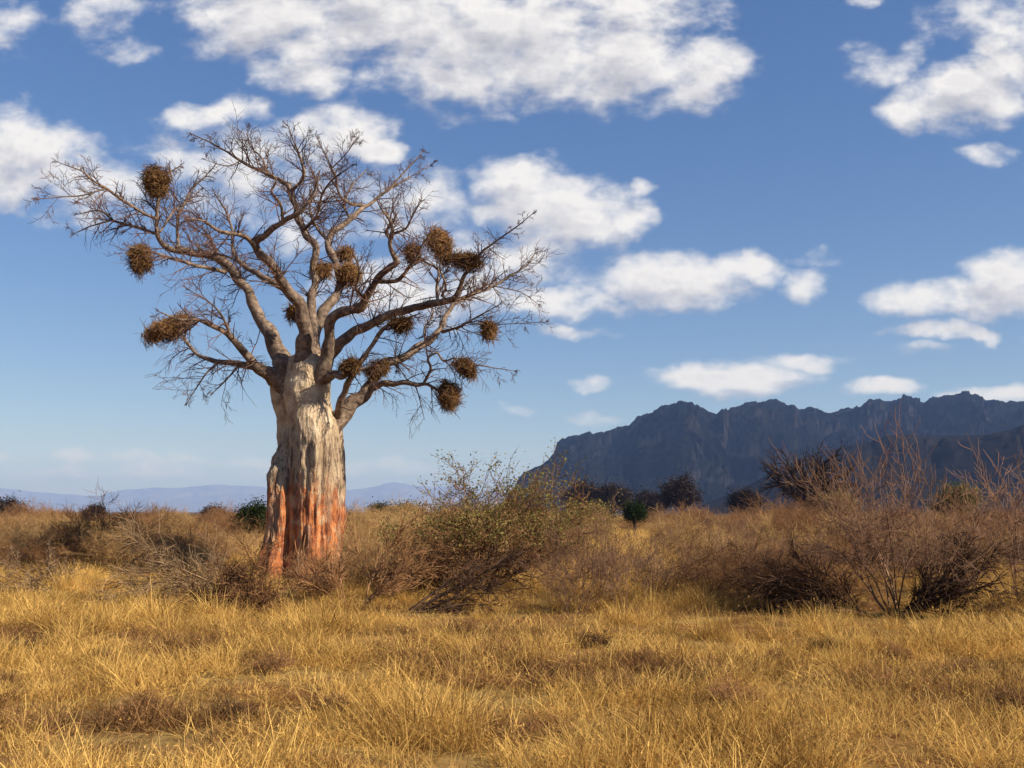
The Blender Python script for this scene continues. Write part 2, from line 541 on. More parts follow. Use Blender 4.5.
# ------------------------------------------------------------------ mountains
def ridge_mesh(name, mat, trace, yf, yr, yb, seed, rough=0.07, crag=0.012, cols=500, rows=90, pw=1.35):
    trace = sorted(trace)
    px = np.linspace(trace[0][0], trace[-1][0], cols)
    py = np.interp(px, [a for a, _ in trace], [b for _, b in trace])
    H = np.array([P(a, b, yr).z for a, b in zip(px, py)])
    crg = (fbm(px / 7.0, seed, 0, 5, seed, .62) - 0.5) * 2
    H = H + np.clip(H, 0, None) * crag * crg * 2.2
    H = np.maximum(H, 0)
    kk = np.exp(-np.linspace(-2.5, 2.5, 51) ** 2)
    Hs = np.convolve(np.pad(H, 25, mode='edge'), kk / kk.sum(), 'valid')
    s = np.concatenate([np.linspace(0, 1, int(rows * .72)), np.linspace(1, 2, rows - int(rows * .72) + 1)[1:]])
    Y = np.where(s <= 1, yf + (yr - yf) * s, yr + (yb - yr) * (s - 1))
    prof = np.where(s <= 1, s ** pw, (2 - s) ** 1.2)
    PX, SS = np.meshgrid(px, s)
    YY = np.broadcast_to(Y[:, None], PX.shape)
    wob = (fbm(PX / 60.0, 3.3, 0, 3, seed + 3) - .5) * (yr - yf) * 0.5
    YY = YY + wob * np.sin(np.clip(SS, 0, 2) * PI / 2)
    XX = (PX - 512) / FPX * CP * Y[:, None]
    hh = H[None, :] * prof[:, None]
    wr = np.clip((SS - .80) / .20, 0, 1)
    wr = np.where(SS > 1, np.clip(2 - SS, 0, 1), wr) ** 1.6
    hh = (H[None, :] * wr + Hs[None, :] * (1 - wr)) * prof[:, None]
    L = (yr - yf)
    wx = (fbm(XX / L * 3.0, YY / L * 3.0, 5, 3, seed + 41) - .5) * .9
    nz = 1 - np.abs(fbm(XX / L * 2.6 + wx, YY / L * 2.6 - wx, 0, 8, seed + 11, .66) - .5) * 4
    nz2 = fbm(PX / 9.0 + 2.2 * (fbm(PX / 30.0, SS * 3, 0, 3, seed + 31) - .5), SS * 5.0, 0, 5, seed + 21) - .5
    env = np.sin(np.clip(SS, 0, 1) * PI) ** 0.8
    mid = np.where(SS <= 1, env, np.sin((2 - SS) * PI) * .5)
    hh = hh + H[None, :] * (rough * 3.2 * (nz - .3) + rough * .5 * nz2) * np.clip(mid, 0, None)
    # cliff bands near the top
    t = np.clip((SS - .55) / .45, 0, 1) * (SS <= 1)
    hh = hh + H[None, :] * 0.10 * t * (1 - t) * 4 * (0.5 + nz2)
    hh = np.where((SS <= 0.001) | (SS >= 1.999), -15, hh)
    n, mcol = PX.shape
    i = np.arange(n - 1)[:, None] * mcol
    j = np.arange(mcol - 1)[None, :]
    q = np.stack([i + j, i + j + 1, i + mcol + j + 1, i + mcol + j], -1).reshape(-1, 4)
    mb = MB()
    mb.add(np.stack([XX, YY, hh], -1).reshape(-1, 3), q)
    o = mb.build(name, mat, smooth=False)
    tag(o, kind="structure")
    return o


MAIN = [(500, 506), (512, 492), (518, 481), (523, 475), (535, 470), (547, 463), (553, 457), (557, 444), (563, 440), (570, 437), (580, 438), (588, 433), (597, 437), (606, 436), (612, 430),
        (620, 427), (630, 428), (638, 420), (645, 417), (655, 415), (668, 411), (680, 409), (690, 411), (700, 418), (708, 422), (716, 416), (728, 412),
        (738, 410), (745, 406), (757, 404), (770, 405), (777, 404), (785, 410), (790, 413), (800, 411), (806, 413), (815, 410), (824, 409), (835, 415),
        (850, 413), (862, 408), (875, 402), (890, 402), (900, 401), (909, 398), (920, 401), (935, 402), (950, 400), (955, 396), (968, 394), (980, 395),
        (1000, 400), (1024, 403), (1060, 398), (1100, 405), (1160, 396), (1250, 420), (1350, 450), (1450, 505)]
NEAR = [(700, 507), (740, 490), (770, 471), (800, 459), (825, 451), (850, 447), (880, 440), (895, 436), (920, 434), (960, 435), (985, 436), (1005, 431), (1024, 425), (1060, 412),
        (1110, 408), (1200, 420), (1300, 450), (1420, 505)]
FARM = [(-420, 503), (-300, 490), (-200, 482), (-100, 480), (-30, 486), (0, 489), (30, 492), (60, 494), (90, 496), (105, 492), (125, 489), (150, 488), (180, 488), (205, 486),
        (225, 485), (245, 486), (265, 487), (290, 490), (320, 493), (340, 491), (365, 488), (385, 484), (395, 482), (410, 485), (430, 488), (455, 485), (480, 490),
        (520, 494), (600, 490), (700, 488), (800, 490), (950, 503)]
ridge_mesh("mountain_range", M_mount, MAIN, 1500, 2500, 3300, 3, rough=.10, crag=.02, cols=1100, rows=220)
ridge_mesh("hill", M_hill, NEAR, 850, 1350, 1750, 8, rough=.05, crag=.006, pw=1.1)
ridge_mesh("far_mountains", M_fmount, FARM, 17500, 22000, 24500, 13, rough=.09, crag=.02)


# ------------------------------------------------------------------ branching plants
def rnd_perp(d, rng):
    while True:
        a = Vector((rng.uniform(-1, 1), rng.uniform(-1, 1), rng.uniform(-1, 1)))
        a = a - d * a.dot(d)
        if a.length > 0.1:
            return a.normalized()


def grow(mb, p, d, r, L, lev, rng, S):
    """one stem and, lev times over, the stems that leave it. S: dict of habits"""
    n = S.get("seg", 5) if lev > 0 else S.get("tipseg", 3)
    pts, rad = [p.copy()], [r]
    dirs = [d.copy()]
    tip = S.get("taper", 0.45)
    wand, up = S["wander"], S["up"]
    if lev == 0:
        up = S.get("tipup", up)
    for k in range(n):
        d = (d + rnd_perp(d, rng) * rng.uniform(0, wand) + Vector((0, 0, up / n))).normalized()
        p = p + d * (L / n)
        if p.z < 0.02 and S.get("floor", True):
            p.z = 0.02
            d.z = abs(d.z) * 0.5
        pts.append(p.copy())
        dirs.append(d.copy())
        rad.append(max(S["rmin"], r * (1 - (1 - tip) * (k + 1) / n)))
    rad[-1] = max(S["rmin"] * .6, rad[-1] * .7)
    tone = rng.random()
    mb.tube([tuple(x) for x in pts], rad, S.get("sides", 3) if r < 0.05 else 5, tone)
    if S.get("tips") is not None:
        S["tips"].append((pts[-1], dirs[-1], lev))
        if lev == 0:
            S["tips"].append((pts[len(pts) // 2], dirs[-1], lev))
    if lev == 0:
        return
    m = S["kids"][lev] if isinstance(S["kids"], dict) else S["kids"]
    m = max(1, int(round(m * rng.uniform(.7, 1.3))))
    for c in range(m):
        t = S.get("start", 0.25) + (1 - S.get("start", 0.25)) * (c + rng.random()) / m
        x = t * n
        a = min(int(x), n - 1)
        q = pts[a].lerp(pts[a + 1], x - a)
        dd = dirs[a]
        ang = math.radians(rng.uniform(*S["angle"]))
        nd = (dd * math.cos(ang) + rnd_perp(dd, rng) * math.sin(ang)).normalized()
        rr = max(S["rmin"], rad[a] * S.get("rk", 0.6))
        grow(mb, q, nd, rr, L * rng.uniform(*S["lk"]), lev - 1, rng, S)


def leaves(mb, tips, n, size, spread, rng, flat=0.0):
    for _ in range(n):
        p, d, lev = tips[int(rng.random() * len(tips))]
        o = p + Vector((rng.gauss(0, spread), rng.gauss(0, spread), rng.gauss(0, spread)))
        a = Vector((rng.gauss(0, 1), rng.gauss(0, 1), rng.gauss(0, 1) * (1 - flat))).normalized()
        b = rnd_perp(a, rng)
        s = size * rng.uniform(.6, 1.4)
        v = [o - a * s * .5, o + b * s * .28, o + a * s * .5, o - b * s * .28]
        mb.add([tuple(x) for x in v], [[0, 1, 2, 3]], tone=rng.random())


DOME = dict(wander=.42, up=.12, tipup=.15, rmin=.004, kids={3: 6, 2: 7, 1: 7}, angle=(25, 70), lk=(.45, .75), rk=.6, start=.2)
UPRIGHT = dict(wander=.22, up=.5, tipup=.5, rmin=.0045, kids={3: 5, 2: 6, 1: 6}, angle=(15, 45), lk=(.4, .7), rk=.6, start=.25)
ARCH = dict(wander=.2, up=-.45, tipup=-.2, rmin=.005, kids={3: 5, 2: 7, 1: 6}, angle=(15, 50), lk=(.35, .6), rk=.55, start=.25)


def shrub_bm(seed, stems, L, r, lev, habit, lean=(20, 65), base=.15, tips=None, az=None):
    rng = random.Random(seed)
    S = dict(habit)
    S["tips"] = tips
    mb = MB()
    for k in range(stems):
        a = (k + rng.random()) / stems * 2 * PI if az is None else math.radians(rng.uniform(*az))
        e = math.radians(rng.uniform(*lean))
        d = Vector((math.cos(a) * math.sin(e), math.sin(a) * math.sin(e), math.cos(e)))
        p = Vector((math.cos(a) * base * rng.random(), math.sin(a) * base * rng.random(), -0.05))
        grow(mb, p, d, r * rng.uniform(.7, 1.2), L * rng.uniform(.75, 1.2), lev, rng, S)
    return mb, rng


# ------------------------------------------------------------------ the baobab
BY = 27.0
PXM = BY / FPX                                   # metres per photo pixel at the tree
T0 = G(303, BY)
tree = empty("baobab_tree", T0)
tag(tree, "huge leafless baobab with pale stocky trunk stripped to orange wood near the ground", "tree")


def B(px, py, dy=0.0):
    return P(px, py, BY + dy) - T0


# --- trunk: the outline of several fused stems, height by height
rows_py = [588, 580, 560, 526, 490, 458, 452, 440, 428, 415, 400, 383, 368, 356, 346]
left_e = [264, 265, 267, 270, 272, 273, 276, 275.5, 274, 271, 266, 263, 265, 276, 290]
right_e = [345, 343, 340, 339, 338.5, 338.5, 338.5, 338.5, 337, 332, 325.5, 324.5, 326, 323, 315]
Lr = [13, 13, 12, 12, 11.5, 11.5, 13, 15, 16, 17, 18, 18, 16, 12, 9]     # radius of the side stem
Mr = [27, 26, 24, 24, 24, 24, 24, 24, 23, 22, 21, 21, 20, 16, 11]          # radius of the main stem
NZ, NA = 330, 300
pyv = np.linspace(588, 357, NZ)
inv = lambda arr: np.interp(-pyv, [-a for a in rows_py], arr)
le, re_, lr, mr = inv(left_e), inv(right_e), inv(Lr), inv(Mr)
zrow = np.array([B(303, a).z for a in pyv])
ang = np.arange(NA) * 2 * PI / NA
ca, sa = np.cos(ang), np.sin(ang)
x0 = (inv([303] * len(rows_py)) - 303) * PXM
lobes = []
pm = PXM * 1.0
lobes.append(((le + lr - 303) * pm, np.interp(pyv, [365, 425, 450, 475, 500, 580], [.40, .34, .02, -.30, -.46, -.53]), lr * pm))
lobes.append(((re_ - mr - 303) * pm, np.interp(pyv, [370, 420], [-.18, -.26]), mr * pm))
lobes.append((((le + re_) / 2 - 303) * pm, 0.78 + 0 * le, (re_ - le) * .37 * pm))
lobes.append(((re_ - mr * .75 - 303) * pm, 0.30 + 0 * le, mr * .75 * pm))
lobes.append((((le + re_) / 2 - 303 - 4) * pm, np.interp(pyv, [360, 400], [.12, .46]), (re_ - le) * .27 * pm))
k = np.interp(pyv, [360, 400, 450, 590], [.24, .09, .04, .03])[:, None]
rr = np.linspace(1.75, 0.05, 120)
R = np.full((NZ, NA), 0.06)
found = np.zeros((NZ, NA), bool)
for r_ in rr:
    f = None
    for (lx, ly, lrad) in lobes:
        dd = np.hypot(r_ * ca[None, :] - lx[:, None], r_ * sa[None, :] - ly[:, None]) - lrad[:, None]
        if f is None:
            f = dd
        else:
            h = np.clip(.5 + .5 * (f - dd) / k, 0, 1)
            f = f * (1 - h) + dd * h - k * h * (1 - h)
    hit = (f < 0) & ~found
    # linear touch-up between march steps
    R = np.where(hit, r_ - np.clip(f, -.02, 0) * 0.5, R)
    found |= hit
for _ in range(2):
    R = (np.roll(R, 1, 1) + R * 2 + np.roll(R, -1, 1)) / 4
R[1:-1] = (R[:-2] + 2 * R[1:-1] + R[2:]) / 4
zg = np.broadcast_to(zrow[:, None], R.shape)
cx, sx = R * ca, R * sa
flut = fbm(cx * 5.5, sx * 5.5, zg * .32, 3, 41) - .5
scarz = np.clip((4.4 - zg) / 1.0, 0, 1)
stro = fbm(cx * 9, sx * 9, zg * 2.0, 3, 51) - .5
lump = fbm(cx * 1.9, sx * 1.9, zg * 1.1, 4, 61) - .5
R2 = R + flut * (.09 + .22 * scarz) + stro * (.04 + .10 * scarz) + lump * .22
flare = np.clip((.9 - zg) / .9, 0, 1) ** 2
R2 = R2 * (1 + .10 * flare * (1 + 1.2 * np.sin(ang * 9 + 1.0))[None, :])
vx = np.stack([R2 * ca, R2 * sa, zg], -1)
vv = vx.reshape(-1, 3)
i = np.arange(NZ - 1)[:, None] * NA
j = np.arange(NA)[None, :]
j2 = (j + 1) % NA
q = np.stack([i + j, i + j2, i + NA + j2, i + NA + j], -1).reshape(-1, 4)
top = np.array([[vx[-1, :, 0].mean(), vx[-1, :, 1].mean(), zrow[-1] + .03]])
mb = MB()
tri = np.stack([(NZ - 1) * NA + np.arange(NA), (NZ - 1) * NA + (np.arange(NA) + 1) % NA, np.full(NA, NZ * NA)], -1)
mb.add(np.vstack([vv, top]), q, tri)
trunk = mb.build("trunk", M_trunk, tree)


def crom(pts, rad, per=5):
    """smooth curve through the traced joints"""
    p = [pts[0] * 2 - pts[1]] + pts + [pts[-1] * 2 - pts[-2]]
    o, r = [], []
    for i in range(1, len(p) - 2):
        for s in range(per):
            t = s / per
            a, b, c_, d_ = p[i - 1], p[i], p[i + 1], p[i + 2]
            o.append(.5 * ((2 * b) + (c_ - a) * t + (2 * a - 5 * b + 4 * c_ - d_) * t * t + (3 * b - a - 3 * c_ + d_) * t ** 3))
            r.append(rad[i - 1] + (rad[i] - rad[i - 1]) * t)
    o.append(p[-2])
    r.append(rad[-1])
    return o, r


# limb -> list of members; a member is a list of (px, py, depth in m, radius in px)
LIMBS = {
    "A": [[(294, 395, 0, 15), (284, 366, 0, 12.5), (271, 337, .2, 8.2), (257, 312, .4, 6.4), (245, 288, .5, 5.6), (229, 269, .6, 5.0), (215, 260, .6, 4.6), (193, 253, .5, 4.2), (176, 249, .4, 3.6), (160, 242, .3, 3.0), (157, 226, .2, 2.5), (157, 216, .1, 2.2), (158, 198, 0, 1.7), (163, 178, 0, 1.1), (180, 166, .2, .6)],
          [(157, 219, .1, 2.0), (141, 212, -.3, 1.8), (122, 199, -.7, 1.6), (105, 188, -1, 1.4), (92, 180, -1.2, 1.1), (81, 171, -1.4, .8), (58, 162, -1.6, .4)],
          [(106, 188, -1, 1.0), (84, 195, -1.2, .8), (62, 197, -1.3, .6), (40, 199, -1.4, .35)],
          [(157, 234, .2, 2.0), (136, 227, .5, 1.8), (114, 221, .8, 1.4), (100, 211, 1, 1.0), (78, 214, 1.2, .5)],
          [(112, 220, .8, 1.1), (89, 227, 1, .8), (74, 234, 1.1, .4)],
          [(226, 272, .5, 2.6), (200, 266, -.2, 2.0), (171, 258, -.7, 1.6), (150, 252, -1, 1.2), (128, 246, -1.3, .7)],
          [(178, 248, .4, 2.0), (178, 219, .6, 1.7), (187, 198, .9, 1.4), (192, 188, 1.1, 1.2), (204, 178, 1.4, 1.0), (215, 165, 1.7, .6)],
          [(160, 232, .2, 1.4), (174, 211, .6, 1.2), (186, 203, .9, .9), (200, 190, 1.3, .5)],
          [(222, 266, .6, 2.0), (214, 246, 1.3, 1.6), (206, 232, 2.0, 1.2), (190, 220, 2.4, .8)]],
    "B": [[(305, 385, -.3, 12), (303, 355, -.5, 10.5), (305, 335, -.7, 8.4), (300, 310, -1.0, 6.6), (286, 286, -1.5, 5.4), (270, 264, -1.9, 4.7), (256, 247, -2.2, 4.2), (266, 233, -2.4, 3.4), (283, 220, -2.6, 2.8), (298, 213, -2.8, 2.0), (312, 196, -3.0, 1.4), (318, 176, -3.2, .9)],
          [(256, 248, -2.2, 3.0), (247, 238, -2.6, 2.6), (229, 234, -3.0, 2.1), (215, 229, -3.3, 1.7), (204, 221, -3.6, 1.3), (187, 219, -4.0, .7)],
          [(297, 302, -1.0, 4.2), (283, 289, -.9, 3.8), (259, 273, -.6, 3.3), (245, 266, -.4, 2.7), (234, 252, -.2, 2.2), (232, 233, 0, 1.6), (226, 212, .2, 1.1), (214, 192, .5, .6)],
          [(283, 221, -2.6, 1.8), (281, 205, -2.9, 1.6), (272, 192, -3.2, 1.2), (276, 180, -3.4, .8), (262, 166, -3.6, .4)],
          [(244, 265, -.4, 1.6), (226, 256, 0, 1.2), (205, 252, .3, .8), (190, 240, .6, .4)]],
    "C": [[(308, 380, .2, 12), (307, 352, .3, 10), (318, 322, .5, 6.8), (330, 303, .8, 5.6), (339, 287, 1.0, 5.0), (339, 272, 1.2, 4.6), (333, 256, 1.5, 4.4), (328, 241, 1.7, 4.0), (340, 227, 2.0, 3.6), (358, 213, 2.3, 3.1), (366, 206, 2.5, 2.3), (386, 192, 2.8, 1.6), (401, 176, 3.1, 1.1), (422, 152, 3.5, .5)],
          [(366, 206, 2.5, 2.1), (349, 203, 2.3, 2.0), (339, 192, 2.1, 1.7), (336, 176, 1.9, 1.4), (332, 168, 1.8, 1.1), (326, 156, 1.7, .8), (318, 140, 1.6, .4)],
          [(386, 192, 2.8, 1.1), (408, 178, 3.2, .8), (430, 166, 3.6, .4)],
          [(332, 168, 1.8, .9), (344, 156, 1.6, .7), (356, 140, 1.4, .4)],
          [(330, 243, 1.7, 2.4), (316, 226, 2.4, 1.8), (310, 206, 3.0, 1.4), (318, 186, 3.4, 1.0), (306, 160, 3.7, .6)],
          [(350, 219, 2.2, 1.8), (344, 204, 3.0, 1.4), (352, 186, 3.6, 1.0), (366, 170, 4.0, .6)]],
    "D": [[(314, 370, 0, 9), (313, 335, 0, 6.6), (313, 300, .1, 4.8), (314, 274, .1, 4.2), (314, 248, .2, 4.0), (304, 233, .3, 3.8), (297, 212, .5, 3.5), (292, 193, .7, 3.2), (286, 184, .8, 2.8), (267, 174, 1.0, 2.2), (242, 162, 1.2, 1.7), (226, 151, 1.3, 1.2), (209, 142, 1.4, .9), (192, 134, 1.5, .4)],
          [(291, 192, .7, 1.8), (304, 176, .3, 1.6), (300, 158, 0, 1.3), (296, 146, -.2, 1.0), (288, 126, -.4, .5)],
          [(268, 174, 1.0, 1.3), (262, 158, 1.3, 1.0), (250, 146, 1.5, .7), (247, 128, 1.7, .4)],
          [(303, 231, .3, 2.0), (318, 214, -.4, 1.7), (322, 194, -.9, 1.3), (334, 178, -1.3, .9), (352, 166, -1.6, .5)],
          [(240, 161, 1.2, .9), (228, 166, 1.0, .7), (206, 160, .8, .4)]],
    "E": [[(320, 380, -.5, 9), (329, 348, -.8, 7), (332, 322, -1.1, 5.6), (342, 312, -1.3, 5.0), (363, 305, -1.7, 4.6), (370, 289, -2.0, 4.1), (376, 279, -2.2, 3.7), (389, 268, -2.5, 3.3), (395, 262, -2.6, 2.9), (391, 245, -2.8, 2.4), (392, 233, -2.9, 2.2), (389, 219, -3.1, 1.4), (380, 206, -3.3, .7)],
          [(374, 281, -2.2, 2.5), (395, 281, -2.5, 2.2), (404, 274, -2.7, 1.9), (415, 259, -3.0, 1.4), (424, 242, -3.3, .7)],
          [(392, 234, -2.9, 1.4), (406, 228, -3.2, 1.1), (413, 214, -3.4, .8), (420, 202, -3.6, .4)],
          [(391, 240, -2.8, 1.7), (386, 232, -2.7, 1.5), (391, 225, -2.6, 1.1)],
          [(366, 300, -1.8, 1.9), (356, 288, -2.4, 1.5), (360, 270, -2.9, 1.1), (352, 250, -3.3, .6)]],
    "F": [[(318, 384, .2, 10), (331, 352, .2, 7), (350, 335, .1, 5.8), (372, 323, 0, 5.2), (399, 312, -.2, 4.6), (426, 306, -.5, 4.1), (444, 301, -.7, 3.6), (455, 296, -.9, 2.8), (464, 276, -1.2, 2.2), (474, 264, -1.4, 1.8), (482, 252, -1.6, 1.3), (496, 241, -1.8, 1.0), (515, 228, -2.0, .7), (532, 214, -2.2, .35)],
          [(438, 303, -.6, 2.0), (437, 290, -.4, 1.8), (438, 271, -.1, 1.5), (428, 264, .1, 1.1), (414, 258, .3, .7)],
          [(446, 303, -.7, 2.1), (471, 295, -.2, 1.7), (493, 286, .2, 1.4), (518, 271, .6, 1.1), (529, 263, .8, .8), (536, 250, 1.0, .4)],
          [(442, 296, -.7, 1.5), (446, 285, -1.4, 1.2), (440, 268, -1.9, .9), (446, 250, -2.2, .5)],
          [(494, 286, .2, .8), (520, 292, .2, .6), (538, 304, .2, .3)]],
    "G": [[(310, 462, .1, 14), (334, 425, .2, 10), (352, 406, .3, 8.4), (367, 391, .4, 7.4), (375, 377, .6, 6.2), (387, 363, .8, 5.4), (407, 355, 1.1, 4.8), (427, 343, 1.4, 4.3), (440, 331, 1.6, 3.7), (446, 315, 1.8, 3.0), (454, 304, 2.0, 2.3), (470, 296, 2.3, 1.7), (486, 286, 2.6, 1.2), (505, 280, 2.9, .5)],
          [(368, 390, .4, 4.6), (382, 384, .1, 3.6), (399, 382, -.1, 2.9), (414, 384, -.2, 2.5), (425, 384, -.3, 2.0), (437, 390, -.4, 1.4), (448, 398, -.5, .8)],
          [(424, 383, -.3, 1.7), (431, 368, -.4, 1.5), (428, 358, -.5, 1.4), (437, 353, -.6, 1.2), (444, 361, -.6, 1.0), (455, 358, -.7, .9), (470, 364, -.8, .8), (488, 367, -.9, .6), (514, 371, -1.0, .3)],
          [(338, 416, 0, 4.6), (342, 396, -.5, 3.8), (353, 375, -.9, 3.2), (369, 348, -1.0, 2.6), (383, 329, -1.1, 2.1), (399, 320, -1.2, 1.4), (418, 314, -1.3, .7)],
          [(442, 332, 1.6, 2.0), (455, 328, 1.4, 1.6), (466, 323, 1.2, 1.3), (482, 314, 1.0, .9), (500, 304, .8, .5)],
          [(470, 324, 1.2, .9), (489, 324, 1.1, .8), (505, 324, 1.0, .6), (546, 322, .8, .3)],
          [(325, 380, -.5, 5), (333, 375, -.8, 4.2), (343, 375, -1.0, 3.4), (354, 371, -1.1, 2.8), (366, 369, -1.2, 1.8), (380, 362, -1.4, .9)],
          [(428, 343, 1.4, 1.7), (424, 330, 2.0, 1.4), (432, 316, 2.5, 1.0), (430, 300, 2.9, .5)]],
    "H": [[(302, 402, .2, 13), (270, 375, -.2, 8), (253, 364, -.7, 5.0), (242, 348, -.9, 3.8), (231, 337, -1.1, 3.3), (218, 328, -1.3, 2.7), (196, 319, -1.6, 2.0), (180, 320, -1.8, 1.4), (160, 312, -2.0, .6)],
          [(258, 368, -.6, 4.0), (237, 364, -.4, 3.2), (218, 361, -.2, 2.7), (198, 355, 0, 2.1), (186, 340, .2, 1.6), (176, 330, .3, 1.0), (150, 330, .4, .5)],
          [(231, 337, -1.1, 1.6), (222, 316, -1.5, 1.2), (206, 300, -1.9, .8), (186, 288, -2.2, .4)],
          [(219, 361, -.2, 1.5), (206, 374, -.3, 1.0), (196, 388, -.4, .6), (188, 402, -.5, .3)],
          [(240, 364, -.4, 1.5), (228, 378, -.6, 1.0), (214, 392, -.8, .5)]],
}
rngb = random.Random(77)
CROWN = B(305, 330)
TW = dict(wander=.20, up=.08, tipup=.05, rmin=.0050, kids={3: 5, 2: 5, 1: 4}, angle=(25, 60), lk=(.3, .65), rk=.62, start=.18, seg=4, tipseg=3, sides=3, floor=False)
for key, members in LIMBS.items():
    lm, tm = MB(), MB()
    for im, mem in enumerate(members):
        pts = [B(a, b, c_) for a, b, c_, _ in mem]
        rad = [d_ * PXM * .92 for *_, d_ in mem]
        o, r = crom(pts, rad, 6)
        # knobbly wander and swellings
        sd = rngb.random() * 100
        oo, rr_ = [], []
        for idx, (pp, ra) in enumerate(zip(o, r)):
            nv = mnoise.noise_vector(pp * 2.1 + Vector((sd, 0, 0)))
            oo.append(pp + nv * min(.11, ra * 1.0) * (0.2 if idx < 6 else 1))
            rr_.append(max(.008, ra * (1 + .22 * mnoise.noise(pp * 3.1 + Vector((0, sd, 0))))))
        lm.tube([tuple(x) for x in oo], rr_, 12 if rad[0] > .08 else 7)
        # side branches and twigs
        n = len(oo)
        acc = 0.0
        for a in range(1, n):
            seg = (oo[a] - oo[a - 1])
            acc += seg.length
            ra = rr_[a]
            if ra > .125:
                continue
            step = .24 if ra > .05 else .10
            while acc > step:
                acc -= step * rngb.uniform(.7, 1.3)
                t = seg.normalized()
                ang_ = math.radians(rngb.uniform(30, 75))
                outw = (oo[a] - CROWN)
                outw.z *= .8
                outw.normalize()
                pr = rnd_perp(t, rngb) + outw * .55
                pr = (pr - t * pr.dot(t)).normalized()
                d_ = (t * math.cos(ang_) + pr * math.sin(ang_)).normalized()
                lev = 2 if rngb.random() < .35 else 1
                L = rngb.uniform(.35, 1.15) * (1.1 if lev == 2 else .8)
                L *= (.5 + .5 * min(1, ra / .04)) * (.45 if a > n * .8 else 1)
                S = dict(TW)
                if oo[a].z < 6.3:
                    S["up"], S["tipup"] = -.35, -.3
                grow(tm, oo[a].copy(), d_, min(ra * .5, .020), L, lev, rngb, S)
            if a == n - 1:
                for _ in range(3):
                    t = seg.normalized()
                    d_ = (t + rnd_perp(t, rngb) * rngb.uniform(.1, .6)).normalized()
                    grow(tm, oo[a].copy(), d_, .011, rngb.uniform(.07, .18), 1, rngb, dict(TW))
    ob_ = lm.build("limb", M_bark, tree)
    if tm.n:
        tm.build("twigs", M_btwig, ob_)

# --- weaver nests, each a ball of thorny sticks
NESTS = [
    (156, 182, 0, 15, 17, 0, "round stick nest at the top left of the baobab, nearest its upper left edge"),
    (140, 259, -.9, 13, 16, 8, "barrel-shaped stick nest below the long left limb of the baobab"),
    (168, 328, .1, 30, 10, 26, "long slanting stick nest on the lowest left limb of the baobab"),
    (350, 274, .9, 14, 12, -35, "plump ochre stick nest on the upright limb in the middle of the crown"),
    (345, 254, 1.7, 10, 6, 10, "small flat stick nest just above the plump ochre one mid-crown"),
    (321, 271, .3, 12, 8, 20, "shaggy stick nest among the central limbs, beside the plump ochre one"),
    (294, 312, -.6, 7, 8, 0, "small dark stick nest low in the fork of the central limbs"),
    (413, 253, .2, 9.5, 9.5, 0, "small round stick nest beside the big hooked nest, upper right crown"),
    (441, 246, -1.2, 12, 22, 28, "big hooked stick nest leaning on the upper right limb of the baobab"),
    (466, 261, -1.3, 18, 8.5, -4, "flat stick nest at the foot of the big hooked one, upper right crown"),
    (401, 324, -1.1, 11.5, 7, 5, "flat stick nest on the thin slanting branch right of mid-crown"),
    (489, 330, 1.1, 9, 10, 0, "small round stick nest hanging far right in the baobab crown"),
    (466, 368, -.7, 14.5, 9, -32, "oval stick nest tilted on a thin branch at lower right of the crown"),
    (449, 395, -.4, 12.5, 17, 14, "shaggy hanging stick nest, lowest of all the nests at right"),
    (351, 366, -1.1, 11, 8, 10, "small stick nest on the stub right above the trunk shoulder"),
    (377, 369, .3, 14, 9, 15, "stick nest wedged on the thick lower right limb of the baobab"),
]


def nest(px, py, dy, rx, ry, rot, label):
    c_ = P(px, py, BY + dy)
    rx, ry = rx * PXM, ry * PXM
    rng = random.Random(int(px * 7 + py))
    rx, ry = rx * .9, ry * .92
    off = Vector((px * 1.3, py * 1.7, 0))
    nshape = lambda v: (1 + .55 * mnoise.noise(v * 1.3 + off) + .3 * mnoise.noise(v * 3.1 + off)) * (1 + .16 * min(0, v.z) * math.sin(px))
    mb = MB()
    nu, nv = 18, 12
    vs = []
    for a in range(nv + 1):
        th = PI * a / nv
        for b in range(nu):
            ph = 2 * PI * b / nu
            v = Vector((math.sin(th) * math.cos(ph), math.sin(th) * math.sin(ph), math.cos(th)))
            v *= .74 * nshape(v)
            vs.append((v.x * rx, v.y * (rx + ry) * .5, v.z * ry))
    qs = [[a * nu + b, (a + 1) * nu + b, (a + 1) * nu + (b + 1) % nu, a * nu + (b + 1) % nu] for a in range(nv) for b in range(nu)]
    mb.add(vs, qs, tone=.15)
    ns = int(330 + 500 * rx * ry / .15)
    for _ in range(ns):
        v = Vector((rng.gauss(0, 1), rng.gauss(0, 1), rng.gauss(0, 1))).normalized()
        s = Vector((v.x * rx, v.y * (rx + ry) * .5, v.z * ry)) * rng.uniform(.6, .96) * nshape(v)
        d = (rnd_perp(v, rng) + v * rng.uniform(-.1, .75) + Vector((0, 0, -.25))).normalized()
        L = rng.uniform(.10, .30) * (1.7 if rng.random() < .06 else 1)
        e = s + d * L
        mb.tube([tuple(s - d * L * .4), tuple(s + d * L * .3 + rnd_perp(d, rng) * .02), tuple(e)], [.009, .008, .005], 3, rng.random() ** 1.3)
    o = mb.build("bird_nest", M_nest)
    o.location = c_
    o.rotation_euler = (0, -math.radians(-rot) * -1, 0)
    tag(o, label, "bird nest", "weaver nests in the baobab")
    return o


for nn in NESTS:
    nest(*nn)

# ------------------------------------------------------------------ grass (uncountable): tufts on scattered points
rngg = np.random.default_rng(5)
tufts = bpy.data.collections.new("grass_tufts")


